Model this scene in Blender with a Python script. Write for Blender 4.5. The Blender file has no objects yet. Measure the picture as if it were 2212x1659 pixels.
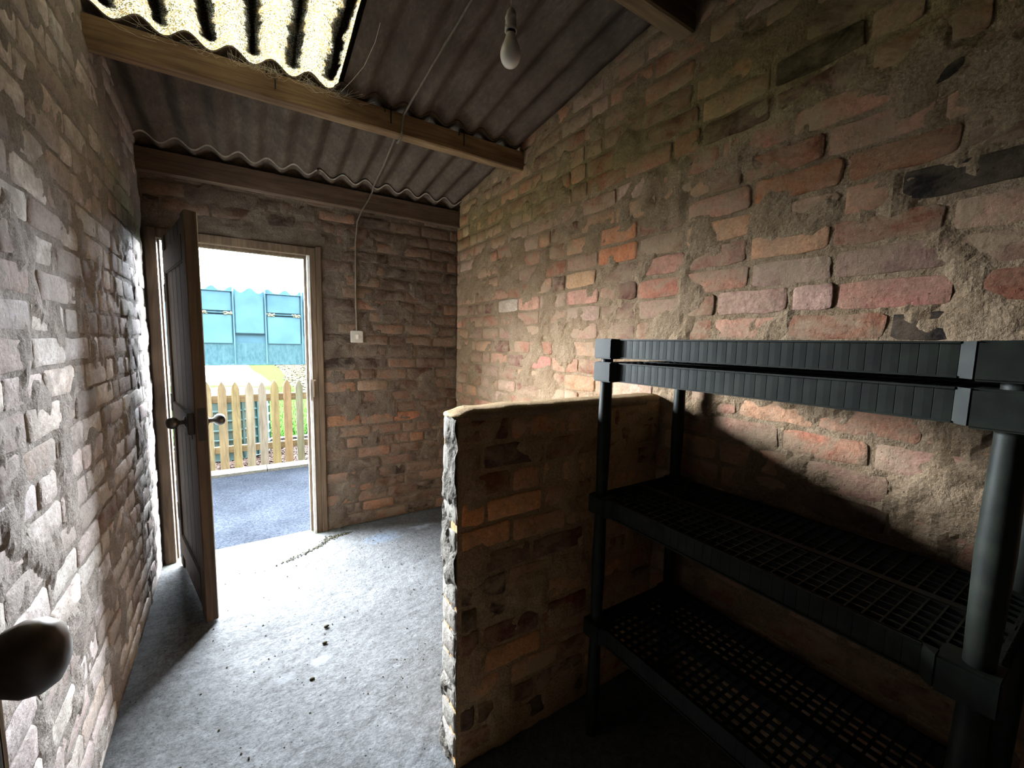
import bpy, bmesh, math, random
from mathutils import Vector, Matrix, noise
sc = bpy.context.scene
COL = sc.collection
R = math.radians
rnd = random.Random(7)

# ------------------------------------------------------------------ camera
H, FPX, CX, CY = 1.38, 883.0, 1106.0, 829.5
PITCH, ROLL, YAW = R(5.76), R(1.198), R(32.29)
fwd = Vector((math.sin(YAW) * math.cos(PITCH), math.cos(YAW) * math.cos(PITCH), -math.sin(PITCH)))
rt = Vector((math.cos(YAW), -math.sin(YAW), 0))
up = rt.cross(fwd)
r2 = rt * math.cos(ROLL) + up * math.sin(ROLL)
u2 = -rt * math.sin(ROLL) + up * math.cos(ROLL)
EYE = Vector((0, 0, H))
cam_data = bpy.data.cameras.new('camera')
cam = bpy.data.objects.new('camera', cam_data)
COL.objects.link(cam)
cam_data.sensor_width = 36.0
cam_data.lens = FPX / 2212 * 36.0
cam_data.clip_start = 0.02
cam_data.clip_end = 500
cam.matrix_world = Matrix(((r2.x, u2.x, -fwd.x, 0), (r2.y, u2.y, -fwd.y, 0), (r2.z, u2.z, -fwd.z, H), (0, 0, 0, 1)))
sc.camera = cam


def px(P):
    d = Vector(P) - EYE
    w = d.dot(fwd)
    if w < 0.05:
        return None
    return (CX + FPX * d.dot(r2) / w, CY - FPX * d.dot(u2) / w)


# ------------------------------------------------------------------ light
sc.view_settings.view_transform = 'Standard'
sc.view_settings.look = 'None'
sc.view_settings.gamma = 1
sc.view_settings.use_curve_mapping = False
sc.view_settings.exposure = 4.05
SKY_BASE, SKY_GLOW = 0.11, 48.0
SKY_FLAT = 4.4     # the haze glow round the low sun is wider than it is high
SUN_DIR = Vector((math.sin(R(-4)) * math.cos(R(11)), math.cos(R(-4)) * math.cos(R(11)), math.sin(R(11)) * SKY_FLAT)).normalized()
world = bpy.data.worlds.new('hazy_sky')
sc.world = world
world.use_nodes = True
wn = world.node_tree
wn.nodes.clear()


def wnode(t, **k):
    n = wn.nodes.new(t)
    for a, b in k.items():
        setattr(n, a, b)
    return n


w_out = wnode('ShaderNodeOutputWorld')
w_bg = wnode('ShaderNodeBackground')
w_tc = wnode('ShaderNodeTexCoord')
w_dot = wnode('ShaderNodeVectorMath', operation='DOT_PRODUCT')
w_dot.inputs[1].default_value = SUN_DIR
w_max = wnode('ShaderNodeMath', operation='MAXIMUM')
w_max.inputs[1].default_value = 0.0
w_pow = wnode('ShaderNodeMath', operation='POWER')
w_pow.inputs[1].default_value = 4.6
w_mul = wnode('ShaderNodeMath', operation='MULTIPLY_ADD')
w_mul.inputs[1].default_value = SKY_GLOW
w_mul.inputs[2].default_value = SKY_BASE
w_sc = wnode('ShaderNodeVectorMath', operation='MULTIPLY')
w_sc.inputs[1].default_value = (1, 1, SKY_FLAT)
w_nm = wnode('ShaderNodeVectorMath', operation='NORMALIZE')
wn.links.new(w_tc.outputs['Generated'], w_sc.inputs[0])
wn.links.new(w_sc.outputs[0], w_nm.inputs[0])
wn.links.new(w_nm.outputs[0], w_dot.inputs[0])
wn.links.new(w_dot.outputs['Value'], w_max.inputs[0])
wn.links.new(w_max.outputs[0], w_pow.inputs[0])
wn.links.new(w_pow.outputs[0], w_mul.inputs[0])
wn.links.new(w_mul.outputs[0], w_bg.inputs['Strength'])
w_bg.inputs['Color'].default_value = (0.83, 0.92, 1.0, 1)
wn.links.new(w_bg.outputs[0], w_out.inputs[0])
# a light portal in the doorway: adds no light, only guides the sampling of the sky
pl = bpy.data.lights.new('doorway_portal', 'AREA')
pl.shape = 'RECTANGLE'
pl.size, pl.size_y = 0.80, 2.0
pl.cycles.is_portal = True
po = bpy.data.objects.new('doorway_portal', pl)
COL.objects.link(po)
po.location = (-0.03, 3.22, 1.0)
po.rotation_euler = (R(-90), 0, 0)
sc.cycles.max_bounces = 14
sc.cycles.diffuse_bounces = 7
sc.cycles.glossy_bounces = 4
sc.cycles.transmission_bounces = 6
sc.cycles.use_denoising = True


# ------------------------------------------------------------------ helpers
ALBEDO = 0.5      # overall reflectance of the colours below, lowered to weaken bounce light


def lin(r, g, b):
    f = lambda c: (c / 255 / 12.92) if c / 255 <= 0.04045 else ((c / 255 + 0.055) / 1.055) ** 2.4
    return (f(r) * ALBEDO, f(g) * ALBEDO, f(b) * ALBEDO, 1.0)


def tag(o, label=None, cat=None, group=None, kind=None):
    if label: o['label'] = label
    if cat: o['category'] = cat
    if group: o['group'] = group
    if kind: o['kind'] = kind
    return o


def obj(name, me, parent=None):
    o = bpy.data.objects.new(name, me)
    COL.objects.link(o)
    if parent: o.parent = parent
    return o


def empty(name, loc=(0, 0, 0), rz=0.0, parent=None):
    o = bpy.data.objects.new(name, None)
    o.empty_display_size = 0.1
    COL.objects.link(o)
    o.location = loc
    o.rotation_euler = (0, 0, rz)
    if parent: o.parent = parent
    return o


def done(bm, name, mat, parent=None, smooth=False, bevel=0.0, loc=None):
    me = bpy.data.meshes.new(name)
    bmesh.ops.recalc_face_normals(bm, faces=bm.faces[:])
    if bevel:
        es = [e for e in bm.edges if len(e.link_faces) == 2 and e.calc_face_angle(0) > 0.6]
        bmesh.ops.bevel(bm, geom=es, offset=bevel, segments=2, affect='EDGES', clamp_overlap=True)
    bm.to_mesh(me)
    bm.free()
    if smooth:
        for p in me.polygons: p.use_smooth = True
    if mat:
        for m in (mat if isinstance(mat, (list, tuple)) else (mat,)): me.materials.append(m)
    o = obj(name, me, parent)
    if loc: o.location = loc
    return o


def box(bm, a, b):
    x0, y0, z0 = a
    x1, y1, z1 = b
    v = [bm.verts.new(p) for p in ((x0, y0, z0), (x1, y0, z0), (x1, y1, z0), (x0, y1, z0), (x0, y0, z1), (x1, y0, z1), (x1, y1, z1), (x0, y1, z1))]
    for f in ((0, 3, 2, 1), (4, 5, 6, 7), (0, 1, 5, 4), (1, 2, 6, 5), (2, 3, 7, 6), (3, 0, 4, 7)):
        bm.faces.new([v[i] for i in f])
    return v


def prism(bm, pts, axis, a, b):
    """extrude the 2D outline pts along axis from a to b"""
    def P(p, t):
        return {'x': (t, p[0], p[1]), 'y': (p[0], t, p[1]), 'z': (p[0], p[1], t)}[axis]
    A = [bm.verts.new(P(p, a)) for p in pts]
    B = [bm.verts.new(P(p, b)) for p in pts]
    n = len(pts)
    bm.faces.new(A)
    bm.faces.new(B[::-1])
    for i in range(n):
        bm.faces.new((A[i], B[i], B[(i + 1) % n], A[(i + 1) % n]))


def lathe(bm, prof, seg=20, mat=None):
    """prof: list of (radius, z)"""
    M = mat or Matrix.Identity(4)
    rings = []
    for r, z in prof:
        if r < 1e-6:
            rings.append([bm.verts.new(M @ Vector((0, 0, z)))])
        else:
            rings.append([bm.verts.new(M @ Vector((r * math.cos(2 * math.pi * i / seg), r * math.sin(2 * math.pi * i / seg), z))) for i in range(seg)])
    for A, B in zip(rings, rings[1:]):
        for i in range(seg):
            j = (i + 1) % seg
            if len(A) == 1 and len(B) == 1: continue
            if len(A) == 1: bm.faces.new((A[0], B[i], B[j]))
            elif len(B) == 1: bm.faces.new((A[i], A[j], B[0]))
            else: bm.faces.new((A[i], A[j], B[j], B[i]))


def tube(bm, pts, r, seg=8, cap=True):
    pts = [Vector(p) for p in pts]
    rings = []
    for i, p in enumerate(pts):
        d = (pts[min(i + 1, len(pts) - 1)] - pts[max(i - 1, 0)]).normalized()
        a = d.orthogonal().normalized() if i == 0 else (a - d * a.dot(d)).normalized()
        b = d.cross(a)
        rr = r[i] if isinstance(r, (list, tuple)) else r
        rings.append([bm.verts.new(p + (a * math.cos(2 * math.pi * k / seg) + b * math.sin(2 * math.pi * k / seg)) * rr) for k in range(seg)])
    for A, B in zip(rings, rings[1:]):
        for i in range(seg):
            bm.faces.new((A[i], A[(i + 1) % seg], B[(i + 1) % seg], B[i]))
    if cap:
        bm.faces.new(rings[0][::-1])
        bm.faces.new(rings[-1])


def fb(p, o=4):
    return noise.fractal(Vector(p), 1.0, 2.0, o)


def sstep(a, b, x):
    t = min(1, max(0, (x - a) / (b - a)))
    return t * t * (3 - 2 * t)


# ------------------------------------------------------------------ materials
class Mat:
    def __init__(s, name, rough=0.8, spec=0.3, metal=0.0):
        s.m = bpy.data.materials.new(name)
        s.m.use_nodes = True
        s.t = s.m.node_tree
        s.b = s.t.nodes['Principled BSDF']
        s.b.inputs['Roughness'].default_value = rough
        s.b.inputs['Specular IOR Level'].default_value = spec
        s.b.inputs['Metallic'].default_value = metal
        s.pos = s.t.nodes.new('ShaderNodeNewGeometry').outputs['Position']
        s.bumps = None

    def n(s, t, **k):
        x = s.t.nodes.new(t)
        for a, b in k.items(): setattr(x, a, b)
        return x

    def link(s, a, b):
        s.t.links.new(a, b)

    def vec(s, scale=(1, 1, 1), src=None):
        m = s.n('ShaderNodeMapping')
        m.inputs['Scale'].default_value = scale
        s.link(src or s.pos, m.inputs['Vector'])
        return m.outputs[0]

    def objvec(s, scale=(1, 1, 1)):
        return s.vec(scale, s.n('ShaderNodeTexCoord').outputs['Object'])

    def noise(s, scale, detail=4, rough=0.55, v=None, dist=0.0):
        x = s.n('ShaderNodeTexNoise')
        x.inputs['Scale'].default_value = scale
        x.inputs['Detail'].default_value = detail
        x.inputs['Roughness'].default_value = rough
        x.inputs['Distortion'].default_value = dist
        s.link(v or s.pos, x.inputs['Vector'])
        return x.outputs['Fac']

    def voro(s, scale, v=None, out='Distance', feature='F1'):
        x = s.n('ShaderNodeTexVoronoi')
        x.feature = feature
        x.inputs['Scale'].default_value = scale
        s.link(v or s.pos, x.inputs['Vector'])
        return x.outputs[out]

    def ramp(s, fac, stops, interp='LINEAR'):
        x = s.n('ShaderNodeValToRGB')
        x.color_ramp.interpolation = interp
        e = x.color_ramp.elements
        while len(e) < len(stops): e.new(0.5)
        for i, (p, c) in enumerate(stops):
            e[i].position = p
            e[i].color = c if isinstance(c, (tuple, list)) else (c, c, c, 1)
        s.link(fac, x.inputs[0])
        return x.outputs[0]

    def mix(s, fac, a, b, mode='MIX'):
        x = s.n('ShaderNodeMix', data_type='RGBA', blend_type=mode)
        for i, v in ((0, fac), (6, a), (7, b)):
            if isinstance(v, (int, float)): x.inputs[i].default_value = v
            elif isinstance(v, tuple): x.inputs[i].default_value = v
            else: s.link(v, x.inputs[i])
        return x.outputs[2]

    def math(s, op, a, b=0.0, c=0.0):
        x = s.n('ShaderNodeMath', operation=op)
        for i, v in enumerate((a, b, c)):
            if isinstance(v, (int, float)): x.inputs[i].default_value = v
            else: s.link(v, x.inputs[i])
        return x.outputs[0]

    def color(s, c):
        if isinstance(c, tuple): s.b.inputs['Base Color'].default_value = c
        else: s.link(c, s.b.inputs['Base Color'])
        return s

    def bump(s, h, strength=0.5, dist=0.01):
        x = s.n('ShaderNodeBump')
        x.inputs['Strength'].default_value = strength
        x.inputs['Distance'].default_value = dist
        s.link(h, x.inputs['Height'])
        if s.bumps is not None: s.link(s.bumps, x.inputs['Normal'])
        s.bumps = x.outputs[0]
        s.link(s.bumps, s.b.inputs['Normal'])
        return s


def algae(m, c):
    """green algae stain in a damp band high on the right-hand wall"""
    sp = m.n('ShaderNodeSeparateXYZ')
    m.link(m.pos, sp.inputs[0])
    z = m.math('ADD', sp.outputs[2], m.math('MULTIPLY', m.math('SUBTRACT', m.noise(4, 4), 0.5), 0.35))
    k = m.ramp(m.math('MULTIPLY_ADD', z, 1.0, -1.6), [(0.42, 0.0), (0.58, 0.55), (0.72, 0.45), (0.95, 0.1)])
    k = m.math('MULTIPLY', k, m.ramp(sp.outputs[0], [(0.9, 0.0), (0.95, 1.0)]))
    return m.mix(k, c, m.mix(1.0, c, (0.78, 0.86, 0.42, 1), 'MULTIPLY'))


def brick_mat(name, mortar, amount, attr=False):
    """weathered brick: the colour of each brick comes from the object, smeared with old mortar"""
    m = Mat(name, 0.95, 0.03)
    src = m.n('ShaderNodeVertexColor', layer_name='tint') if attr else m.n('ShaderNodeObjectInfo')
    base, clean = src.outputs['Color'], src.outputs['Alpha']
    v1 = m.ramp(m.noise(14, 5, 0.6), [(0.25, (0.62, 0.58, 0.55, 1)), (0.5, (1, 1, 1, 1)), (0.78, (1.25, 1.22, 1.2, 1))])
    c = m.mix(1.0, base, v1, 'MULTIPLY')
    v2 = m.ramp(m.noise(75, 6, 0.8), [(0.32, (0.5, 0.48, 0.46, 1)), (0.5, (1, 1, 1, 1)), (0.66, (1.3, 1.3, 1.3, 1))])
    c = m.mix(0.85, c, v2, 'MULTIPLY')
    smear = m.ramp(m.noise(9, 6, 0.68, m.vec((1, 1, 1.4)), 0.6), [(0.47 - amount * 0.14, 0.0), (0.66 - amount * 0.1, 0.85)])
    c = m.mix(m.math('MULTIPLY', smear, clean), c, mortar)
    pit = m.ramp(m.voro(55, m.vec((1, 1, 1))), [(0.06, (0.25, 0.22, 0.2, 1)), (0.16, (1, 1, 1, 1))])
    c = m.mix(m.math('MULTIPLY', m.ramp(m.noise(11, 3), [(0.5, 0.0), (0.6, 1.0)]), 0.8), c, m.mix(1.0, c, pit, 'MULTIPLY'))
    if 'right' in name: c = algae(m, c)
    m.color(c)
    m.bump(m.noise(120, 5, 0.7), 0.5, 0.003)
    m.bump(m.noise(28, 5, 0.65), 0.7, 0.008)
    return m.m


def mortar_mat(name, a, b, dark=0.5):
    m = Mat(name, 0.98, 0.02)
    c = m.mix(m.ramp(m.noise(7, 6, 0.65), [(0.35, 0.0), (0.65, 1.0)]), a, b)
    c = m.mix(0.85, c, m.ramp(m.noise(150, 4, 0.75), [(0.3, (dark, dark, dark, 1)), (0.6, (1.12, 1.12, 1.12, 1))]), 'MULTIPLY')
    pit = m.ramp(m.voro(38), [(0.05, (0.2, 0.18, 0.16, 1)), (0.13, (1, 1, 1, 1))])
    c = m.mix(m.math('MULTIPLY', m.ramp(m.noise(6, 3), [(0.5, 0.0), (0.62, 1.0)]), 0.9), c, m.mix(1.0, c, pit, 'MULTIPLY'))
    if 'right' in name: c = algae(m, c)
    m.color(c)
    m.bump(m.noise(160, 5, 0.75), 0.6, 0.003)
    m.bump(m.noise(40, 5, 0.65), 0.8, 0.008)
    return m.m


def wood_mat(name, a, b, axis='x', scale=1.0, rough=0.75, spec=0.25, obj_space=False):
    m = Mat(name, rough, spec)
    s = {'x': (1.5, 22, 22), 'y': (22, 1.5, 22), 'z': (22, 22, 1.5)}[axis]
    s = tuple(q * scale for q in s)
    v = m.objvec(s) if obj_space else m.vec(s)
    if obj_space:
        oi = m.n('ShaderNodeObjectInfo').outputs['Random']
        va = m.n('ShaderNodeVectorMath', operation='ADD')
        cb = m.n('ShaderNodeCombineXYZ')
        for i in range(3): m.link(m.math('MULTIPLY', oi, 37.0 + 11 * i), cb.inputs[i])
        m.link(v, va.inputs[0]); m.link(cb.outputs[0], va.inputs[1])
        v = va.outputs[0]
    g = m.noise(1.0, 5, 0.6, v, 1.2)
    c = m.mix(m.ramp(g, [(0.35, 0.0), (0.65, 1.0)]), a, b)
    ring = m.ramp(m.noise(0.55, 2, 0.5, v, 2.5), [(0.44, (1, 1, 1, 1)), (0.5, (0.62, 0.55, 0.48, 1)), (0.56, (1, 1, 1, 1))])
    c = m.mix(0.6, c, ring, 'MULTIPLY')
    c = m.mix(0.6, c, m.ramp(m.noise(5, 4), [(0.3, (0.65, 0.62, 0.6, 1)), (0.65, (1.1, 1.1, 1.1, 1))]), 'MULTIPLY')
    m.color(c)
    m.bump(g, 0.4, 0.003)
    return m.m


def plain(name, c, rough=0.6, spec=0.4, metal=0.0, var=0.25, scale=20, bump=0.0):
    m = Mat(name, rough, spec, metal)
    lo, hi = 1 - var, 1 + var * 0.5
    m.color(m.mix(1.0, c, m.ramp(m.noise(scale, 5, 0.6), [(0.3, (lo, lo, lo, 1)), (0.68, (hi, hi, hi, 1))]), 'MULTIPLY'))
    if bump: m.bump(m.noise(scale * 4, 4, 0.6), bump, 0.004)
    return m.m


MORTAR_R = lin(172, 148, 122)
MORTAR_L = lin(180, 170, 162)
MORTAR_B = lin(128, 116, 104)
MORTAR_P = lin(228, 186, 138)
brick_right = brick_mat('brick_right_wall', MORTAR_R, 0.7)
brick_right_a = brick_mat('brick_right_wall_joined', MORTAR_R, 0.7, True)
brick_left = brick_mat('brick_left_wall', lin(178, 168, 160), 0.45)
brick_left_a = brick_mat('brick_left_wall_joined', lin(178, 168, 160), 0.45, True)
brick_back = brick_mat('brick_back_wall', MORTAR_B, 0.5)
brick_part = brick_mat('brick_partition', MORTAR_P, 0.55)
brick_end = brick_mat('brick_partition_end', lin(148, 141, 133), 1.0)
mort_right = mortar_mat('mortar_right', MORTAR_R, lin(150, 126, 100))
mort_left = mortar_mat('mortar_left', MORTAR_L, lin(154, 144, 137))
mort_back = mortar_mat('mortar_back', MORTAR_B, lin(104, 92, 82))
mort_part = mortar_mat('mortar_partition', MORTAR_P, lin(206, 160, 114))
purlin_wood = wood_mat('purlin_wood', lin(168, 142, 106), lin(124, 98, 72), 'x')
plate_wood = wood_mat('plate_wood', lin(120, 100, 84), lin(92, 74, 60), 'x')
door_wood = wood_mat('door_wood', lin(92, 76, 60), lin(66, 54, 42), 'z')
edge_wood = wood_mat('door_edge_wood', lin(104, 84, 66), lin(84, 68, 54), 'z')
frame_wood = wood_mat('frame_wood', lin(124, 104, 84), lin(92, 76, 60), 'z')
frame_highlight = plain('jamb_highlight', lin(228, 226, 222), 0.5, 0.4, 0, 0.15, 30)  # white for the painted glint along the jamb edge
asbestos = Mat('cement_sheet', 0.9, 0.15)
_c = asbestos.mix(asbestos.ramp(asbestos.noise(5, 5, 0.6), [(0.35, 0.0), (0.7, 1.0)]), lin(88, 77, 66), lin(114, 102, 90))
_c = asbestos.mix(0.8, _c, asbestos.ramp(asbestos.noise(70, 4, 0.7, asbestos.vec((1, 0.35, 1))), [(0.3, (0.6, 0.6, 0.6, 1)), (0.62, (1.1, 1.1, 1.1, 1)), (0.75, (1.7, 1.7, 1.7, 1))]), 'MULTIPLY')
asbestos.color(_c)
asbestos.bump(asbestos.noise(80, 4), 0.4, 0.003)
asbestos = asbestos.m
sheet_end = plain('cement_sheet_end', lin(236, 232, 222), 0.9, 0.1, 0, 0.3, 40)

# floor concrete with its pale patches
fm = Mat('floor_concrete', 0.95, 0.0)
c = fm.mix(fm.ramp(fm.noise(2.2, 6, 0.6), [(0.35, 0.0), (0.65, 1.0)]), lin(103, 103, 104), lin(86, 86, 86))
c = fm.mix(0.9, c, fm.ramp(fm.noise(75, 6, 0.85), [(0.32, (0.42, 0.41, 0.40, 1)), (0.5, (1, 1, 1, 1)), (0.68, (1.3, 1.3, 1.3, 1))]), 'MULTIPLY')
c = fm.mix(0.8, c, fm.ramp(fm.noise(24, 5, 0.65), [(0.3, (0.66, 0.65, 0.63, 1)), (0.6, (1.08, 1.08, 1.08, 1))]), 'MULTIPLY')
spk = fm.ramp(fm.voro(30), [(0.05, (0.12, 0.11, 0.1, 1)), (0.12, (1, 1, 1, 1))])
c = fm.mix(fm.ramp(fm.noise(9, 3), [(0.47, 0.0), (0.55, 1.0)]), c, fm.mix(1.0, c, spk, 'MULTIPLY'))


def patch(c, x, y, rx, ry, col, soft=0.35, amt=0.9, nz=0.5):
    mp = fm.n('ShaderNodeMapping')
    mp.inputs['Location'].default_value = (-x / rx, -y / ry, 0)
    mp.inputs['Scale'].default_value = (1 / rx, 1 / ry, 0)
    fm.link(fm.pos, mp.inputs['Vector'])
    ln = fm.n('ShaderNodeVectorMath', operation='LENGTH')
    fm.link(mp.outputs[0], ln.inputs[0])
    d = fm.math('ADD', ln.outputs['Value'], fm.math('MULTIPLY', fm.math('SUBTRACT', fm.noise(30, 4, 0.6), 0.5), nz * 2))
    k = fm.ramp(d, [(max(0.0, 0.5 - soft * 0.5), amt), (0.5 + soft * 0.5, 0.0)])
    return fm.mix(k, c, col)


c = patch(c, 0.195, 1.805, 0.075, 0.055, lin(112, 114, 118), 0.25, 0.9, 0.35)
c = patch(c, 0.062, 1.775, 0.065, 0.050, lin(106, 107, 109), 0.3, 0.85, 0.4)
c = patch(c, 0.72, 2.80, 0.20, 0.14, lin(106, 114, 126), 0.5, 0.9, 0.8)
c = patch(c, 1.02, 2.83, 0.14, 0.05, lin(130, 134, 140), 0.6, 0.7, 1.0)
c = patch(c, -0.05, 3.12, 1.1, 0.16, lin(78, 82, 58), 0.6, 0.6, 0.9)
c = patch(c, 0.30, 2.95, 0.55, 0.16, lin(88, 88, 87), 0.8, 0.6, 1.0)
fm.color(c)
fm.bump(fm.noise(140, 5, 0.75), 0.55, 0.004)
fm.bump(fm.noise(22, 5, 0.6), 0.6, 0.012)
floor_mat = fm.m

plastic = Mat('black_plastic', 0.5, 0.10)
plastic.color(plastic.mix(plastic.ramp(plastic.noise(18, 4), [(0.4, 0.0), (0.7, 1.0)]), (0.007, 0.008, 0.0065, 1), (0.014, 0.016, 0.012, 1)))
plastic.bump(plastic.noise(300, 3), 0.15, 0.001)
plastic = plastic.m
knob_metal = plain('bronze_knob', (0.030, 0.024, 0.020, 1), 0.36, 0.5, 0.2, 0.3, 40)
knob_brown = plain('brown_knob', (0.15, 0.11, 0.085, 1), 0.36, 0.5, 0.2, 0.3, 40)
hinge_metal = plain('black_iron', lin(40, 36, 34), 0.6, 0.4, 0.5, 0.3, 40, 0.2)
bright_metal = plain('bright_steel', lin(200, 200, 198), 0.3, 0.5, 1.0, 0.2, 40)
white_plastic = plain('white_plastic', lin(214, 210, 202), 0.4, 0.4, 0, 0.12, 30)
dusty_plastic = plain('dusty_white_plastic', lin(236, 226, 208), 0.6, 0.3, 0, 0.3, 60)


# ------------------------------------------------------------------ bricks
def brick_mesh(seed, rough=1.0):
    """unit brick: 1 x 1 face in local x-y, 1 deep into -z, worn rounded arrises"""
    q = random.Random(seed)
    bm = bmesh.new()
    base = []
    for sx, sy, n in ((-1, -1, 3), (1, -1, 2), (1, 1, 3), (-1, 1, 2)):
        base.append((sx, sy))
    out = []
    ex = [(-.5, -.42), (-.46, -.5), (-.15, -.5), (.18, -.5), (.46, -.5), (.5, -.40), (.5, .38), (.45, .5), (.16, .5), (-.18, .5), (-.46, .5), (-.5, .40)]
    for x, y in ex:
        out.append((x + q.uniform(-.012, .012) * rough, y + q.uniform(-.055, .055) * rough))
    A = [bm.verts.new((x, y, -1.0)) for x, y in out]
    B = [bm.verts.new((x, y, -0.28 + q.uniform(-.08, .08))) for x, y in out]
    C = [bm.verts.new((x * (0.965 + q.uniform(-.012, .012)), y * (0.93 + q.uniform(-.05, .03)), q.uniform(-.10, .05))) for x, y in out]
    mid = [bm.verts.new((x, q.uniform(-.05, .05), q.uniform(-.04, .10))) for x in (-.28, .02, .3)]
    n = len(out)
    for P, Q in ((A, B), (B, C)):
        for i in range(n):
            bm.faces.new((P[i], P[(i + 1) % n], Q[(i + 1) % n], Q[i]))
    a, b, c2 = mid
    for f in ((C[11], C[0], a), (C[0], C[1], a), (C[1], C[2], a), (C[2], b, a), (C[2], C[3], b), (C[3], c2, b), (C[3], C[4], c2), (C[4], C[5], c2), (C[5], C[6], c2), (C[6], C[7], c2), (C[7], C[8], c2), (C[8], b, c2), (C[8], C[9], b), (C[9], a, b), (C[9], C[10], a), (C[10], C[11], a)):
        bm.faces.new(f)
    me = bpy.data.meshes.new('brick')
    bm.to_mesh(me)
    bm.free()
    for p in me.polygons: p.use_smooth = True
    return me


def brick_set(mat, seed, n=9):
    L = []
    for i in range(n):
        me = brick_mesh(seed * 100 + i)
        me.materials.append(mat)
        L.append(me)
    return L


def face(O, u, v, nrm):
    """frame whose local x,y,z are u,v,nrm"""
    return Matrix((tuple(u) + (0,), tuple(v) + (0,), tuple(nrm) + (0,), (0, 0, 0, 1))).transposed(), Vector(O)


def lay(parent, O, u, nrm, ulen, zspans, meshes, palette, gauge=0.087, L=0.228, z0=0.0, seed=1, proud=(0.001, 0.008), skip=None,
        headers=(), picks=(), limit=300, joined=None, joint=0.013, phase=None, header_prob=0.12, name='brick', tone=1.0, edge=0.004):
    q = random.Random(seed)
    u, nrm, v = Vector(u), Vector(nrm), Vector((0, 0, 1))
    rot = Matrix((u, v, nrm)).transposed().to_4x4()
    O = Vector(O)
    recs = []
    row = 0
    z = z0
    while z < zspans:
        off = -(L * 0.5) * (row % 2) - q.uniform(0, 0.06)
        if phase and row in phase: off = phase[row]
        x = off
        while x < ulen:
            if row in headers: l = 0.105
            else: l = 0.105 if q.random() < header_prob else L * q.uniform(0.94, 1.04)
            a, b = max(x, edge), min(x + l, ulen - 0.004)
            if b - a > 0.035 and not (skip and skip(a, b, z, z + gauge)):
                recs.append([a, b, z + joint * 0.5 + q.uniform(-.003, .003), z + gauge - joint * 0.5 + q.uniform(-.003, .003), q.uniform(*proud), q.uniform(-.012, .012)])
            x += l + joint * q.uniform(0.8, 1.25)
        z += gauge
        row += 1
    items = []
    for a, b, za, zb, pr, tilt in recs:
        cpos = O + u * ((a + b) / 2) + v * ((za + zb) / 2)
        col = q.choice(palette)
        k = q.uniform(0.78, 1.14) * tone
        col = (col[0] * k * q.uniform(.96, 1.04), col[1] * k, col[2] * k * q.uniform(.95, 1.05), 1)
        cs = [px(O + u * s + v * t) for s, t in ((a, za), (b, za), (b, zb), (a, zb))]
        area = 0.0
        pc = px(cpos)
        if None not in cs and (cpos - EYE).dot(nrm) < 0:
            xs, ys = [p[0] for p in cs], [p[1] for p in cs]
            if max(xs) > 0 and min(xs) < 2212 and max(ys) > 0 and min(ys) < 1659:
                w = 0.5 * abs(sum(cs[i][0] * cs[(i + 1) % 4][1] - cs[(i + 1) % 4][0] * cs[i][1] for i in range(4)))
                area = min(w, 60000.0)
        items.append([area, cpos, b - a, zb - za, pr, tilt, col, pc])
    for X, Y, colr in picks:
        best = min((i for i in items if i[7]), key=lambda i: (i[7][0] - X) ** 2 + (i[7][1] - Y) ** 2)
        best[6] = tuple(cc * (tone if tone > 1 else 1) for cc in colr[:3]) + ((0.3 if colr[0] < 0.03 else 0.55),)
        best[4] = max(best[4], proud[1])
    items.sort(key=lambda i: -i[0])
    rest = []
    for i, it in enumerate(items):
        area, cpos, l, h, pr, tilt, col, pc = it
        D = 0.022
        M = Matrix.Translation(cpos + nrm * pr) @ rot @ Matrix.Rotation(tilt, 4, 'Z') @ Matrix.Diagonal((l, h, D, 1))
        if i < limit and area > 0:
            o = obj(name, q.choice(meshes), parent)
            o.matrix_world = M
            o.color = col
        else:
            rest.append((M, q.choice(meshes), col))
    if rest and joined:
        me = bpy.data.meshes.new('brickwork')
        V, F, C = [], [], []
        for M, src, col in rest:
            n0 = len(V)
            V += [tuple(M @ w.co) for w in src.vertices]
            for p in src.polygons:
                F.append([n0 + k for k in p.vertices])
            C += [col] * len(src.vertices)
        me.from_pydata(V, [], F)
        at = me.color_attributes.new('tint', 'FLOAT_COLOR', 'POINT')
        for i, cc in enumerate(C): at.data[i].color = cc
        for p in me.polygons: p.use_smooth = True
        me.materials.append(joined)
        o = obj('brickwork', me, parent)
        o['kind'] = 'stuff'
    return len(items)


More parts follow.
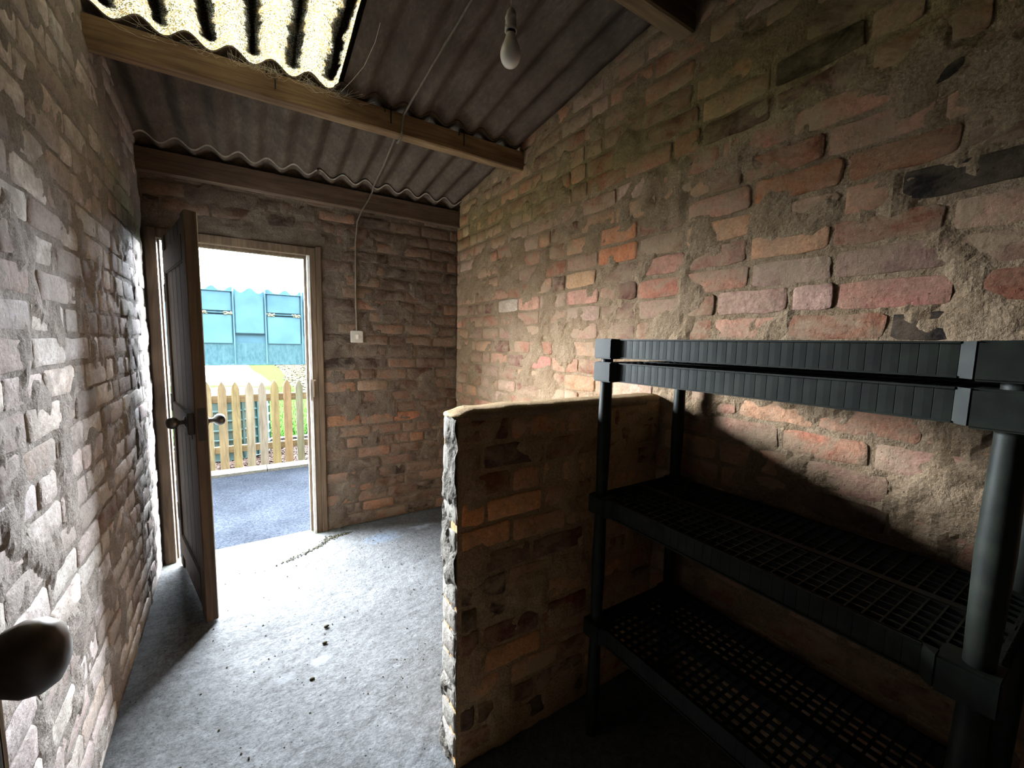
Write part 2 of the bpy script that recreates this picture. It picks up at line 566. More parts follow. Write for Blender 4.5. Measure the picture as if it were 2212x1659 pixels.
def bed(bm, O, u, nrm, a, b, za, zb, cell=0.016, amp=1.0, back=0.2, lump=1.0, outside=False, mi=0):
    """an uneven face of mortar with a solid wall behind it"""
    u, nrm = Vector(u), Vector(nrm)
    O = Vector(O)
    nx, nz = max(2, int((b - a) / cell)), max(2, int((zb - za) / cell))
    grid = []
    for j in range(nz + 1):
        rowv = []
        for i in range(nx + 1):
            s, t = a + (b - a) * i / nx, za + (zb - za) * j / nz
            p = O + u * s + Vector((0, 0, t))
            d = 0.0035 * fb(p * 22) + lump * 0.009 * sstep(-0.05, 0.55, fb(p * 6.5 + Vector((3, 7, 1)))) - 0.0008
            rowv.append(bm.verts.new(p + nrm * d * amp))
        grid.append(rowv)
    for j in range(nz):
        for i in range(nx):
            bm.faces.new((grid[j][i], grid[j][i + 1], grid[j + 1][i + 1], grid[j + 1][i])).material_index = mi
    # slab behind
    P = [O + u * s + Vector((0, 0, t)) + nrm * d for d in (-0.004, -back) for s, t in ((a, za), (b, za), (b, zb), (a, zb))]
    vv = [bm.verts.new(p) for p in P]
    for f in ((0, 1, 2, 3), (4, 7, 6, 5), (0, 4, 5, 1), (1, 5, 6, 2), (2, 6, 7, 3), (3, 7, 4, 0)):
        bm.faces.new([vv[k] for k in f]).material_index = 1 if outside and f == (4, 7, 6, 5) else 0


YB = 3.108            # inner face of the back wall
XR = 1.42             # inner face of the right wall
DX0, DX1, DZ = -0.50, 0.372, 1.985   # door frame, outside size


def zroof(y):         # underside of the roof sheets
    return 2.42 + 0.102 * (3.18 - y)


# ------------------------------------------------------------------ floor
bm = bmesh.new()
nx, ny = 90, 150
g = []
X0, X1, Y0, Y1 = -0.62, 1.5, -1.0, 3.19
for j in range(ny + 1):
    r = []
    for i in range(nx + 1):
        x, y = X0 + (X1 - X0) * i / nx, Y0 + (Y1 - Y0) * j / ny
        z = 0.004 * fb((x * 1.6, y * 1.6, 0), 3) + 0.0015 * fb((x * 14, y * 14, 2), 3)
        z -= 0.012 * sstep(3.06, 3.18, y)
        r.append(bm.verts.new((x, y, z)))
    g.append(r)
for j in range(ny):
    for i in range(nx):
        bm.faces.new((g[j][i], g[j][i + 1], g[j + 1][i + 1], g[j + 1][i]))
box(bm, (X0, Y0, -0.12), (X1, Y1 - 0.001, -0.022))
fl = done(bm, 'floor', floor_mat, smooth=True)
tag(fl, 'rough grey concrete floor of the store', 'floor', kind='structure')

# ------------------------------------------------------------------ walls
PAL_R = [lin(*c) for c in ((186, 132, 108), (196, 142, 118), (176, 118, 94), (190, 148, 122), (200, 150, 116), (170, 124, 104), (150, 104, 84), (196, 156, 138), (182, 140, 120), (128, 92, 80))]
PAL_L = [lin(*c) for c in ((196, 184, 178), (186, 170, 164), (204, 194, 188), (176, 160, 152), (190, 178, 174), (150, 136, 130), (208, 200, 196))]
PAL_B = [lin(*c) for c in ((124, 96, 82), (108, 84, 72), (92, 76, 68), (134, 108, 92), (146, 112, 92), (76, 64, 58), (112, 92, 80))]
PAL_P = [lin(*c) for c in ((178, 122, 80), (156, 104, 68), (190, 136, 92), (124, 82, 58), (96, 66, 50), (150, 108, 76), (74, 56, 46))]
DK = lin(44, 40, 38)
DKR = lin(84, 52, 42)

wr = bmesh.new()
bed(wr, (XR, 3.30, 0), (0, -1, 0), (-1, 0, 0), 0.0, 4.3, 0.0, 2.95, 0.016, lump=1.25)
wr = done(wr, 'wall_right', mort_right, smooth=False)
tag(wr, 'long right-hand wall of old weathered brick with smeared mortar', 'wall', kind='structure')
picks_r = [(1830, 140, lin(70, 56, 46)), (1640, 250, DKR), (1360, 640, lin(120, 84, 72)), (1480, 590, lin(200, 140, 120)),
           (1530, 515, lin(214, 160, 122)), (1640, 490, lin(206, 152, 116)), (1330, 470, lin(206, 138, 100)), (1310, 560, lin(216, 134, 92)), (1250, 600, lin(214, 168, 128)),
           (1160, 655, lin(214, 160, 136)), (1110, 660, lin(206, 186, 168)), (1230, 650, lin(204, 150, 130)), (1190, 790, lin(206, 130, 118)), (1150, 790, lin(204, 128, 116)),
           (1740, 665, lin(206, 164, 148)), (1960, 660, lin(184, 126, 110)), (1850, 450, lin(190, 138, 110)), (1760, 390, lin(176, 114, 78)), (1960, 330, lin(160, 108, 80)),
           (1520, 290, lin(164, 110, 84)), (1900, 1085, lin(90, 68, 56)), (2180, 640, lin(150, 96, 76)), (1600, 660, lin(196, 156, 138)), (1860, 590, lin(150, 118, 104)), (2030, 205, DK), (2110, 400, DK), (2070, 575, DK)]
lay(wr, (XR, 3.12, 0), (0, -1, 0), (-1, 0, 0), 4.1, 2.72, brick_set(brick_right, 1), PAL_R, 0.0875, 0.228, 0.0, 11, (0.0, 0.006),
    picks=picks_r, joined=brick_right_a, header_prob=0.16, headers=(7, 8), tone=1.0)

# left wall runs very slightly out of square
LWU = Vector((-0.035, 1, 0)).normalized()
LWN = Vector((1, 0.035, 0)).normalized()
LWO = Vector((-0.372, -0.9, 0))
wl = bmesh.new()
bed(wl, LWO, LWU, LWN, 0.0, 4.02, 0.0, 2.95, 0.016, lump=0.95)
wl = done(wl, 'wall_left', mort_left, smooth=False)
tag(wl, 'left-hand wall of pale limewashed brick beside the open door', 'wall', kind='structure')
lay(wl, LWO, LWU, LWN, 4.0, 2.72, brick_set(brick_left, 2), PAL_L, 0.086, 0.224, 0.0, 23, (0.0, 0.006), joined=brick_left_a, header_prob=0.3, tone=1.2,
    picks=[(230, 1130, lin(120, 100, 90)), (250, 1080, lin(118, 102, 92)), (200, 870, lin(124, 112, 104)), (215, 880, lin(124, 112, 104))])

wb = bmesh.new()
bed(wb, (-0.62, YB, 0), (1, 0, 0), (0, -1, 0), DX1 + 0.62, 2.12, 0.0, 2.95, 0.02, back=0.2, outside=True)
bed(wb, (-0.62, YB, 0), (1, 0, 0), (0, -1, 0), 0.0, DX1 + 0.62, DZ, 2.95, 0.02, back=0.2, outside=True)
bed(wb, (-0.62, YB, 0), (1, 0, 0), (0, -1, 0), 0.0, DX0 + 0.62 - 0.002, 0.0, DZ, 0.03, back=0.2, outside=True)
wb = done(wb, 'wall_back', [mort_back, mortar_mat('outside_bounce_cut', lin(40, 36, 34), lin(30, 28, 27))], smooth=False)  # unseen outer face made dark to cut bounce light on the fence
tag(wb, 'back wall of dark brown brick around the open doorway', 'wall', kind='structure')
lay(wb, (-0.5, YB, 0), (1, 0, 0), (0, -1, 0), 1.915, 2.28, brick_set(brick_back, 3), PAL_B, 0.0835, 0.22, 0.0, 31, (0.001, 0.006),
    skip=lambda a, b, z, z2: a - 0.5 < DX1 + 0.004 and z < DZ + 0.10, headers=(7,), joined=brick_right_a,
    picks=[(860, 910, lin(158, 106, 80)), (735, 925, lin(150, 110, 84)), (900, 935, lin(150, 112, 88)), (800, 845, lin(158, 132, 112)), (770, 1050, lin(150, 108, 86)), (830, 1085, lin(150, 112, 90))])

wf = bmesh.new()
bed(wf, (1.6, -0.62, 0), (-1, 0, 0), (0, 1, 0), 0.0, 2.2, 0.0, 3.0, 0.05, back=0.2)
wf = done(wf, 'wall_front', mortar_mat('end_wall_bounce_cut', lin(70, 62, 54), lin(54, 48, 42)))  # unseen wall coloured dark so it returns little light to the room
tag(wf, 'plain end wall behind the viewpoint', 'wall', kind='structure')

# ------------------------------------------------------------------ half-height partition
PX0, PY0, PY1, PZ = 0.504, 1.09, 1.198, 1.178
bm = bmesh.new()
bed(bm, (PX0, PY0, 0), (1, 0, 0), (0, -1, 0), 0.0, XR - PX0 - 0.005, 0.0, 1.155, 0.014, back=0.05, lump=0.9)
bed(bm, (PX0, PY1, 0), (0, -1, 0), (-1, 0, 0), 0.0, PY1 - PY0, 0.0, 1.15, 0.010, back=0.05, lump=1.3, mi=1)
bed(bm, (XR - 0.005, PY1, 0), (-1, 0, 0), (0, 1, 0), 0.0, XR - PX0 - 0.005, 0.0, 1.155, 0.03, back=0.05, lump=0.9)
part = done(bm, 'wall_partition', [mort_part, mortar_mat('mortar_partition_end', lin(134, 128, 120), lin(112, 106, 98))])
tag(part, 'waist-high brick partition wall with a rounded cement top', 'wall', kind='structure')
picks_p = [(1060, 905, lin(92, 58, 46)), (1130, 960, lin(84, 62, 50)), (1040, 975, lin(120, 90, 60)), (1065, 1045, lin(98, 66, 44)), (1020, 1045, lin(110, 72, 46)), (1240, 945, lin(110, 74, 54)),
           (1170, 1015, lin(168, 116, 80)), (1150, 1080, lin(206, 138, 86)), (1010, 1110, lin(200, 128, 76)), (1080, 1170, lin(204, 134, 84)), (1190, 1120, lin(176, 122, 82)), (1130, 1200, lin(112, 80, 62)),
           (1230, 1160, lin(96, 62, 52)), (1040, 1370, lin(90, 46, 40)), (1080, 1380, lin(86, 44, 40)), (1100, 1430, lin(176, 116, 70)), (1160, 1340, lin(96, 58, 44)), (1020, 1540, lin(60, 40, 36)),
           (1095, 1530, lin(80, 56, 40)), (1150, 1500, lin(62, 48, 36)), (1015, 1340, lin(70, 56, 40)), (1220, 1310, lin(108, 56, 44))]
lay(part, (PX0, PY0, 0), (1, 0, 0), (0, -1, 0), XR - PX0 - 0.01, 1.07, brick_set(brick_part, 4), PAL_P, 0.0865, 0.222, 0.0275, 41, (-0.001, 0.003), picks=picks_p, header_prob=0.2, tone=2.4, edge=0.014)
PAL_E = [lin(*c) for c in ((158, 152, 144), (166, 161, 153), (150, 142, 134), (159, 150, 140), (137, 129, 122))]
lay(part, (PX0, PY1, 0), (0, -1, 0), (-1, 0, 0), PY1 - PY0, 1.07, brick_set(brick_end, 5), PAL_E, 0.0865, 0.1055, 0.0275, 43, (0.001, 0.006), header_prob=0.0, phase={i: 0.0 for i in range(20)})
# rounded coping
bm = bmesh.new()
n = 46
ring = []
for i in range(n + 1):
    s = i / n
    x = PX0 - 0.001 + (XR - PX0) * s
    rnd_end = 0.25 + 0.75 * sstep(0, 0.06, x - PX0 + 0.001)
    hh = 1.156 + (PZ - 1.156) * rnd_end + 0.004 * fb((x * 9, 0, 4))
    wob = 0.002 * fb((x * 14, 3, 4))
    prof = [(PY0 - 0.004 + wob, 1.146), (PY0 - 0.005 + wob, hh - 0.010), (PY0 + 0.004, hh - 0.003), (PY0 + 0.02, hh), (PY1 - 0.02, hh), (PY1 - 0.004, hh - 0.005), (PY1 + 0.003, hh - 0.010), (PY1 + 0.002, 1.146)]
    ring.append([bm.verts.new((x, y, z)) for y, z in prof])
for A, B in zip(ring, ring[1:]):
    for k in range(7): bm.faces.new((A[k], A[k + 1], B[k + 1], B[k]))
    bm.faces.new((A[7], A[0], B[0], B[7]))
bm.faces.new(ring[0]); bm.faces.new(ring[-1][::-1])
done(bm, 'coping', mortar_mat('coping_cement', lin(190, 162, 126), lin(170, 142, 108), 0.7), part, smooth=True)

# ------------------------------------------------------------------ ceiling: purlins and corrugated sheets
ceil = empty('ceiling')
tag(ceil, 'low sloping roof of corrugated cement sheets on timber purlins', 'ceiling', kind='structure')
PITCHC, AMP = 0.1455, 0.022


def wave(x):
    return AMP - AMP * math.cos(2 * math.pi * (x - 0.04) / PITCHC)      # 0 at the valleys (x = 0.04 + k * pitch)


def sheet(name, x0, x1, y0, y1, lift, mat, thick=0.007, ny=6, wob=0.0, endmat=None):
    bm = bmesh.new()
    nx = int((x1 - x0) / PITCHC * 14)
    T, B = [], []
    for j in range(ny + 1):
        y = y0 + (y1 - y0) * j / ny
        tr, br = [], []
        for i in range(nx + 1):
            x = x0 + (x1 - x0) * i / nx
            z = zroof(y) + lift + wave(x) + wob * fb((x * 3, y * 3, 1))
            tr.append(bm.verts.new((x, y, z + thick)))
            br.append(bm.verts.new((x, y, z)))
        T.append(tr); B.append(br)
    for j in range(ny):
        for i in range(nx):
            bm.faces.new((T[j][i], T[j][i + 1], T[j + 1][i + 1], T[j + 1][i]))
            bm.faces.new((B[j][i], B[j + 1][i], B[j + 1][i + 1], B[j][i + 1]))
        bm.faces.new((T[j][0], T[j + 1][0], B[j + 1][0], B[j][0]))
        bm.faces.new((T[j][nx], B[j][nx], B[j + 1][nx], T[j + 1][nx]))
    for i in range(nx):
        f = bm.faces.new((T[0][i], B[0][i], B[0][i + 1], T[0][i + 1])); f.material_index = 1 if endmat else 0
        bm.faces.new((T[ny][i], T[ny][i + 1], B[ny][i + 1], B[ny][i]))
    o = done(bm, name, [mat, endmat] if endmat else mat, ceil, smooth=True)
    o.data.set_sharp_from_angle(angle=R(40))
    return o


YE = YB + 0.06
for x0, x1, l in ((-0.66, 0.385, 0.0), (0.36, 1.46, 0.008)):
    sheet('corrugated_sheet', x0, x1, 2.165, YE, 0.0 + l, asbestos)
sheet('corrugated_sheet', 0.375, 1.46, 0.92, 2.26, 0.016, asbestos)
sheet('corrugated_sheet', 0.375, 1.46, -0.75, 1.06, 0.032, asbestos)
sheet('corrugated_sheet', -0.66, 0.40, -0.75, 1.0, 0.026, asbestos)
for x0, x1 in ((-0.66, 0.40), (0.39, 1.46)):
    sheet('eaves_sheet', x0, x1, 3.035, YE + 0.0, -0.012, asbestos, 0.010, 2, 0.0, sheet_end)
# translucent rooflight sheet
tm = bpy.data.materials.new('weathered_rooflight')
tm.use_nodes = True
t = Mat.__new__(Mat)
t.m, t.t = tm, tm.node_tree
t.b = t.t.nodes['Principled BSDF']
t.bumps = None
t.pos = t.t.nodes.new('ShaderNodeNewGeometry').outputs['Position']
spec = t.ramp(t.noise(170, 3, 0.7), [(0.38, lin(16, 14, 5)), (0.50, lin(52, 47, 29)), (0.64, lin(98, 96, 88))])
spec = t.mix(t.ramp(t.noise(22, 4, 0.6), [(0.45, 0.0), (0.7, 0.6)]), spec, lin(74, 58, 30))
trl = t.n('ShaderNodeBsdfTranslucent')
dif = t.n('ShaderNodeBsdfDiffuse')
t.link(spec, trl.inputs[0]); t.link(spec, dif.inputs[0])
mx = t.n('ShaderNodeMixShader'); mx.inputs[0].default_value = 0.12
t.link(trl.outputs[0], mx.inputs[1]); t.link(dif.outputs[0], mx.inputs[2])
t.link(mx.outputs[0], t.t.nodes['Material Output'].inputs['Surface'])
bm = bmesh.new()
nx, ny = 110, 26
V = []
for j in range(ny + 1):
    y = 0.93 + (2.21 - 0.93) * j / ny
    V.append([bm.verts.new((-0.66 + 1.06 * i / nx, y, zroof(y) + 0.012 + wave(-0.66 + 1.06 * i / nx) + 0.003 * fb((i * .3, j * .4, 0)))) for i in range(nx + 1)])
for j in range(ny):
    for i in range(nx):
        bm.faces.new((V[j][i], V[j][i + 1], V[j + 1][i + 1], V[j + 1][i]))
rl = done(bm, 'rooflight_sheet', tm, ceil, smooth=True)
rl['label'] = 'bright translucent corrugated sheet overgrown with moss'
moss_mat = plain('dark_moss', lin(60, 62, 46), 1.0, 0.05, 0, 0.5, 60)
# moss packed in the outside valleys of the rooflight
bm = bmesh.new()
q = random.Random(5)
k0 = -5
for k in range(k0, 3):
    xv = 0.04 + k * PITCHC
    if xv < -0.6 or xv > 0.38: continue
    ph = q.uniform(0, 9)
    ny = 90
    rows = []
    for j in range(ny + 1):
        y = 0.95 + (2.13 - 0.95) * j / ny
        wl_ = 0.026 + 0.012 * fb((ph, y * 9, 0)) + q.uniform(-.006, .006)
        wr_ = 0.026 + 0.012 * fb((ph + 5, y * 9, 0)) + q.uniform(-.006, .006)
        zz = zroof(y) + 0.012
        rows.append([bm.verts.new((xv - wl_, y, zz + wave(xv - wl_) + 0.004)), bm.verts.new((xv, y, zz + 0.05 + q.uniform(-.004, .004))), bm.verts.new((xv + wr_, y, zz + wave(xv + wr_) + 0.004)), bm.verts.new((xv, y, zz + 0.004))])
    for A, B in zip(rows, rows[1:]):
        for i in range(4): bm.faces.new((A[i], A[(i + 1) % 4], B[(i + 1) % 4], B[i]))
    for rr in (rows[0], rows[-1]): bm.faces.new(rr)
ms = done(bm, 'moss', moss_mat, rl)
ms['kind'] = 'stuff'

for yy, wdt in ((2.166, 0.066), (1.035, 0.068), (-0.10, 0.068)):
    bm = bmesh.new()
    n = 24
    zt = zroof(yy + wdt) + 0.004
    rings = []
    for i in range(n + 1):
        x = -0.56 + (XR + 0.04 + 0.56) * i / n
        w = 0.002 * fb((x * 4, yy, 1)); w2 = 0.002 * fb((x * 4, yy, 8))
        a, b, c0, d = yy + w, yy + wdt, zt - 0.103 + w2, zt
        ch = 0.006
        rings.append([bm.verts.new(p) for p in ((x, a + ch, c0), (x, b - ch, c0), (x, b, c0 + ch), (x, b, d), (x, a, d), (x, a, c0 + ch))])
    for A, B in zip(rings, rings[1:]):
        for i in range(6): bm.faces.new((A[i], A[(i + 1) % 6], B[(i + 1) % 6], B[i]))
    bm.faces.new(rings[0]); bm.faces.new(rings[-1][::-1])
    done(bm, 'purlin', purlin_wood, ceil)
bm = bmesh.new()
prism(bm, [(3.066, 2.284), (3.072, 2.278), (3.12, 2.278), (3.12, 2.40), (3.066, 2.40)], 'x', -0.52, XR + 0.02)
done(bm, 'wall_plate', plate_wood, ceil)
# hook bolts holding the sheets to the purlin
for hx in (1.02, 0.62, 0.12):
    bm = bmesh.new()
    tube(bm, [(hx - 0.03, 2.160, 2.50), (hx - 0.03, 2.158, 2.525), (hx - 0.02, 2.158, 2.535), (hx, 2.159, 2.535), (hx, 2.160, 2.49), (hx, 2.160, 2.455)], 0.003, 6)
    done(bm, 'hook_bolt', hinge_metal, ceil)

# ------------------------------------------------------------------ door_1: frame, leaf and fittings
d1 = empty('door_1', (DX0, YB, 0))
tag(d1, 'open boarded timber door in its frame in the back wall', 'door', kind='structure')


def dpart(bm, name, mat, parent=None, smooth=False, bevel=0.0):
    o = done(bm, name, mat, None, smooth, bevel)
    p = parent or d1
    o.parent = p
    bpy.context.view_layer.update()
    o.matrix_parent_inverse = p.matrix_world.inverted()
    return o


bpy.context.view_layer.update()
FY0, FY1 = YB - 0.012, YB + 0.085
def post(x0, x1, stop):
    bm = bmesh.new()
    box(bm, (x0, FY0, -0.005), (x1, FY1, DZ))
    return bm
fr = dpart(post(DX0, -0.448, 1), 'frame_post', frame_wood, bevel=0.003)
fr2 = dpart(post(0.322, DX1, -1), 'frame_post', frame_wood, bevel=0.003)
bm = bmesh.new()
box(bm, (-0.448, FY0, DZ - 0.052), (0.322, FY1, DZ))
dpart(bm, 'frame_head', frame_wood, bevel=0.003)
bm = bmesh.new()
box(bm, (-0.448, FY0 + 0.05, 0), (-0.440, FY1, DZ - 0.052))
box(bm, (0.304, FY0 + 0.05, 0), (0.322, FY1, DZ - 0.052))
box(bm, (-0.43, FY0 + 0.05, DZ - 0.07), (0.304, FY1, DZ - 0.052))
dpart(bm, 'door_stop', frame_wood, bevel=0.002)
# white strip painting the sky-lit glint on the latch-side rebate edge
bm = bmesh.new()
prism(bm, [(0.3205, FY0 - 0.001), (0.3205, FY0 + 0.05), (0.3225, FY0 + 0.05), (0.336, FY0 - 0.003)], 'z', 0.0, DZ - 0.054)
dpart(bm, 'rebate_highlight', frame_highlight)
# architrave bead on the wall
bm = bmesh.new()
box(bm, (DX1, YB - 0.016, 0), (DX1 + 0.035, YB + 0.01, DZ + 0.01))
dpart(bm, 'cover_strip', frame_wood, bevel=0.003)
# latch keep
bm = bmesh.new()
box(bm, (0.318, FY0 - 0.012, 0.955), (0.3215, FY0 + 0.03, 1.10))
box(bm, (0.318, FY0 - 0.016, 1.09), (0.352, FY0 - 0.012, 1.10))
box(bm, (0.336, FY0 - 0.016, 0.98), (0.341, FY0 - 0.010, 1.09))
dpart(bm, 'latch_keep', bright_metal)

leaf = empty('door_leaf', (0, 0, 0))
leaf.parent = d1
bpy.context.view_layer.update()
leaf.matrix_parent_inverse = d1.matrix_world.inverted()
ang = math.atan2(2.322 - 3.045, -0.235 + 0.413)
LW = 0.745
leaf.location = (-0.413, 3.045, 0)
leaf.rotation_euler = (0, 0, ang)
# local: +x from hinge to latch, interior face at -y (towards left wall), z up
TH = 0.050
npk = 6
bounce_paint = plain('pale_bounce_paint', lin(200, 196, 186), 0.6, 0.3, 0, 0.1, 12)  # unseen outer face made pale to bounce light onto the right wall
for i in range(npk):
    bm = bmesh.new()
    a, b = LW * i / npk + 0.0008, LW * (i + 1) / npk - 0.0008
    z1 = 1.925
    bb = 0.004
    prism(bm, [(a, 0.012), (a + bb, 0.006), (b - bb, 0.006), (b, 0.012), (b, TH - 0.008), (b - bb, TH - 0.004), (a + bb, TH - 0.004), (a, TH - 0.008)], 'z', 0.012, z1)
    o = done(bm, 'plank', [door_wood, bounce_paint], leaf)
    for p in o.data.polygons:
        if p.center.y > TH - 0.007: p.material_index = 1
bm = bmesh.new()
prism(bm, [(LW - 0.09, -0.004), (LW + 0.002, -0.004), (LW + 0.002, TH * 0.5 + 0.003), (LW - 0.09, TH * 0.5 + 0.003)], 'z', 0.010, 1.927)
done(bm, 'lock_stile', [edge_wood], leaf, bevel=0.003)
bm = bmesh.new()
prism(bm, [(-0.002, -0.004), (0.08, -0.004), (0.08, TH * 0.5 + 0.003), (-0.002, TH * 0.5 + 0.003)], 'z', 0.010, 1.927)
done(bm, 'hanging_stile', door_wood, leaf, bevel=0.003)
for z in (0.16, 0.95, 1.78):
    bm = bmesh.new()
    box(bm, (0.08, -0.006, z - 0.06), (LW - 0.09, 0.008, z + 0.06))
    done(bm, 'rail', door_wood, leaf, bevel=0.004)
bm = bmesh.new()
box(bm, (LW + 0.0015, 0.006, 0.90), (LW + 0.004, TH - 0.014, 1.05))
done(bm, 'lock_forend', hinge_metal, leaf)
bm = bmesh.new()
box(bm, (LW - 0.14, -0.030, 0.93), (LW - 0.01, -0.003, 1.03))
done(bm, 'rim_lock', hinge_metal, leaf, bevel=0.003)
KN = [(0.026, 0), (0.026, 0.005), (0.012, 0.009), (0.010, 0.022), (0.013, 0.028), (0.022, 0.034), (0.0275, 0.046), (0.027, 0.058), (0.021, 0.068), (0.011, 0.073), (0, 0.0745)]
bm = bmesh.new()
lathe(bm, KN, 24, Matrix.Translation((LW - 0.035, TH - 0.006, 0.985)) @ Matrix.Rotation(R(-90), 4, 'X'))
done(bm, 'knob', knob_metal, leaf, smooth=True)
bm = bmesh.new()
lathe(bm, KN, 24, Matrix.Translation((LW - 0.06, -0.028, 0.985)) @ Matrix.Rotation(R(90), 4, 'X'))
done(bm, 'knob', knob_metal, leaf, smooth=True)
for z in (0.35, 1.0, 1.62):
    bm = bmesh.new()
    lathe(bm, [(0, z - 0.05), (0.008, z - 0.05), (0.008, z + 0.05), (0, z + 0.05)], 10, Matrix.Translation((-0.010, 0.004, 0)))
    box(bm, (-0.045, 0.001, z - 0.05), (0.0, 0.008, z + 0.05))
    box(bm, (0.0, -0.0065, z - 0.05), (0.05, -0.003, z + 0.05))
    done(bm, 'hinge', hinge_metal, leaf)

# ------------------------------------------------------------------ door_2: leaf standing open beside the viewpoint
d2 = empty('door_2', (-0.285, -0.2, 0), 0)
tag(d2, 'open door edge with dark oval knob at the lower left', 'door', kind='structure')
d2.rotation_euler = (0, 0, math.atan2(0.775, 0.063))
L2 = 0.7775
bm = bmesh.new()
box(bm, (0.0, 0.0, 0.01), (L2 - 0.006, 0.040, 1.97))
done(bm, 'leaf', door_wood, d2, bevel=0.002)
bm = bmesh.new()
box(bm, (L2 - 0.006, 0.0, 0.01), (L2, 0.040, 1.97))
done(bm, 'leaf_edge', wood_mat('pale_edge_wood', lin(196, 158, 116), lin(178, 138, 98), 'z'), d2)
bm = bmesh.new()
K2 = [(0.024, 0), (0.024, 0.004), (0.012, 0.008), (0.011, 0.02), (0.016, 0.026), (0.025, 0.034), (0.0295, 0.046), (0.029, 0.058), (0.023, 0.068), (0.012, 0.0735), (0, 0.075)]
lathe(bm, K2, 32, Matrix.Translation((L2 - 0.062, 0.0, 1.093)) @ Matrix.Rotation(R(90), 4, 'X') @ Matrix.Diagonal((0.85, 1.15, 1, 1)))
done(bm, 'knob', knob_brown, d2, smooth=True)

# ------------------------------------------------------------------ shelving unit
sh = empty('shelving_unit', (0.94, 0.08, 0))
tag(sh, 'black plastic four-tier shelving unit standing against the right-hand wall', 'shelving')
SW, SL, TH_ = 0.45, 0.91, 0.060     # depth (x), length (y), tier height


def rim_x(bm, xo, sgn, y0, y1, z0, z1):
    """long rim: ribbed face with lips; sgn -1 faces -x"""
    th = 0.003
    n = max(1, int((y1 - y0) / 0.0235))
    for i in range(n):
        a, b = y0 + (y1 - y0) * i / n, y0 + (y1 - y0) * (i + 1) / n
        g = 0.0007
        xs = (xo, xo - sgn * th)
        P = [(xo - sgn * g, a), (xo, a + g), (xo + sgn * 0.0003, (a + b) / 2), (xo, b - g), (xo - sgn * g, b), (xo - sgn * (th + g), b), (xo - sgn * (th + g), a)]
        prism(bm, P, 'z', z0, z1)
    for za, zb in ((z1 - 0.0035, z1), (z0, z0 + 0.0035)):
        box(bm, (min(xo + sgn * 0.004, xo - sgn * 0.006), y0, za), (max(xo + sgn * 0.004, xo - sgn * 0.006), y1, zb))


def tier(z1):
    z0 = z1 - TH_
    t = empty('tier', (0, 0, 0), 0, sh)
    bl = 0.075
    for i, (cx_, cy_) in enumerate(((0, 0), (SW - 0.062, 0), (0, SL - bl), (SW - 0.062, SL - bl))):
        bm = bmesh.new()
        box(bm, (cx_, cy_, z0 - 0.003), (cx_ + 0.062, cy_ + bl, z1))
        done(bm, 'corner_block', plastic, t, bevel=0.0035)
    for xo, s in ((0.020, -1), (SW - 0.020, 1)):
        bm = bmesh.new()
        rim_x(bm, xo, s, bl + 0.019, SL - bl - 0.019, z0, z1 - 0.001)
        e = xo + s * 0.020
        for ya, yb in ((bl - 0.001, bl + 0.019), (SL - bl + 0.001, SL - bl - 0.019)):
            prism(bm, [(e, ya), (xo, yb), (xo - s * 0.004, yb), (xo - s * 0.004, ya)], 'z', z0, z1 - 0.001)
        done(bm, 'rim', plastic, t)
    for yo in (0.012, SL - 0.016):
        bm = bmesh.new()
        box(bm, (0.062, yo, z0), (SW - 0.062, yo + 0.004, z1 - 0.001))
        for i in range(14):
            x = 0.064 + (SW - 0.13) * i / 13
            box(bm, (x, yo - 0.0015, z0), (x + 0.0025, yo + 0.0055, z1 - 0.001))
        done(bm, 'rim', plastic, t)
    bm = bmesh.new()
    n = 32
    for i in range(n + 1):
        y = 0.018 + (SL - 0.04) * i / n
        e = 0.062 if (y < bl or y > SL - bl) else 0.022
        box(bm, (e, y - 0.0016, z1 - 0.016), (SW - e, y + 0.0016, z1 - 0.0025))
    for i in range(1, 13):
        x = 0.022 + (SW - 0.044) * i / 13
        if x < 0.064 or x > SW - 0.064: a, b = bl, SL - bl
        else: a, b = 0.014, SL - 0.014
        box(bm, (x - 0.0016, a, z1 - 0.016), (x + 0.0016, b, z1 - 0.003))
    box(bm, (SW * 0.5 - 0.009, 0.014, z1 - 0.045), (SW * 0.5 + 0.009, SL - 0.014, z1 - 0.001))
    done(bm, 'deck_grid', plastic, t)
    return t


TIERS = (0.436, 0.880, 1.325, 1.3985)
for z in TIERS: tier(z)


def posts(z0, z1, r0=0.0225, r1=0.0200, collar=True):
    for cx_, cy_ in ((0.031, 0.030), (SW - 0.031, 0.030), (0.031, SL - 0.030), (SW - 0.031, SL - 0.030)):
        bm = bmesh.new()
        pr = [(0, z0), (r1 * 0.95, z0), (r1 * 0.95, z0 + 0.02), (r1, z0 + 0.05), (r0, (z0 + z1) / 2), (r1, z1 - 0.05), (r1 * 0.95, z1 - 0.02), (r1 * 0.95, z1), (0, z1)]
        lathe(bm, pr, 18, Matrix.Translation((cx_, cy_, 0)))
        o = done(bm, 'post', plastic, sh, smooth=True)
        o.data.set_sharp_from_angle(angle=R(45))


posts(0.0, TIERS[0] - TH_ - 0.003)
posts(TIERS[0], TIERS[1] - TH_ - 0.003)
posts(TIERS[1], TIERS[2] - TH_ - 0.003)
posts(TIERS[2], TIERS[3] - TH_ - 0.003, 0.019, 0.019)
for cx_, cy_ in ((0.031, 0.030), (SW - 0.031, 0.030), (0.031, SL - 0.030), (SW - 0.031, SL - 0.030)):
    bm = bmesh.new()
    lathe(bm, [(0.021, 1.3975), (0.021, 1.401), (0.018, 1.403), (0, 1.4035)] if cx_ > 0.1 else [(0.016, 1.3975), (0.016, 1.3995), (0, 1.3995)], 18, Matrix.Translation((cx_, cy_, 0)))
    done(bm, 'post_cap', plastic, sh, smooth=True)

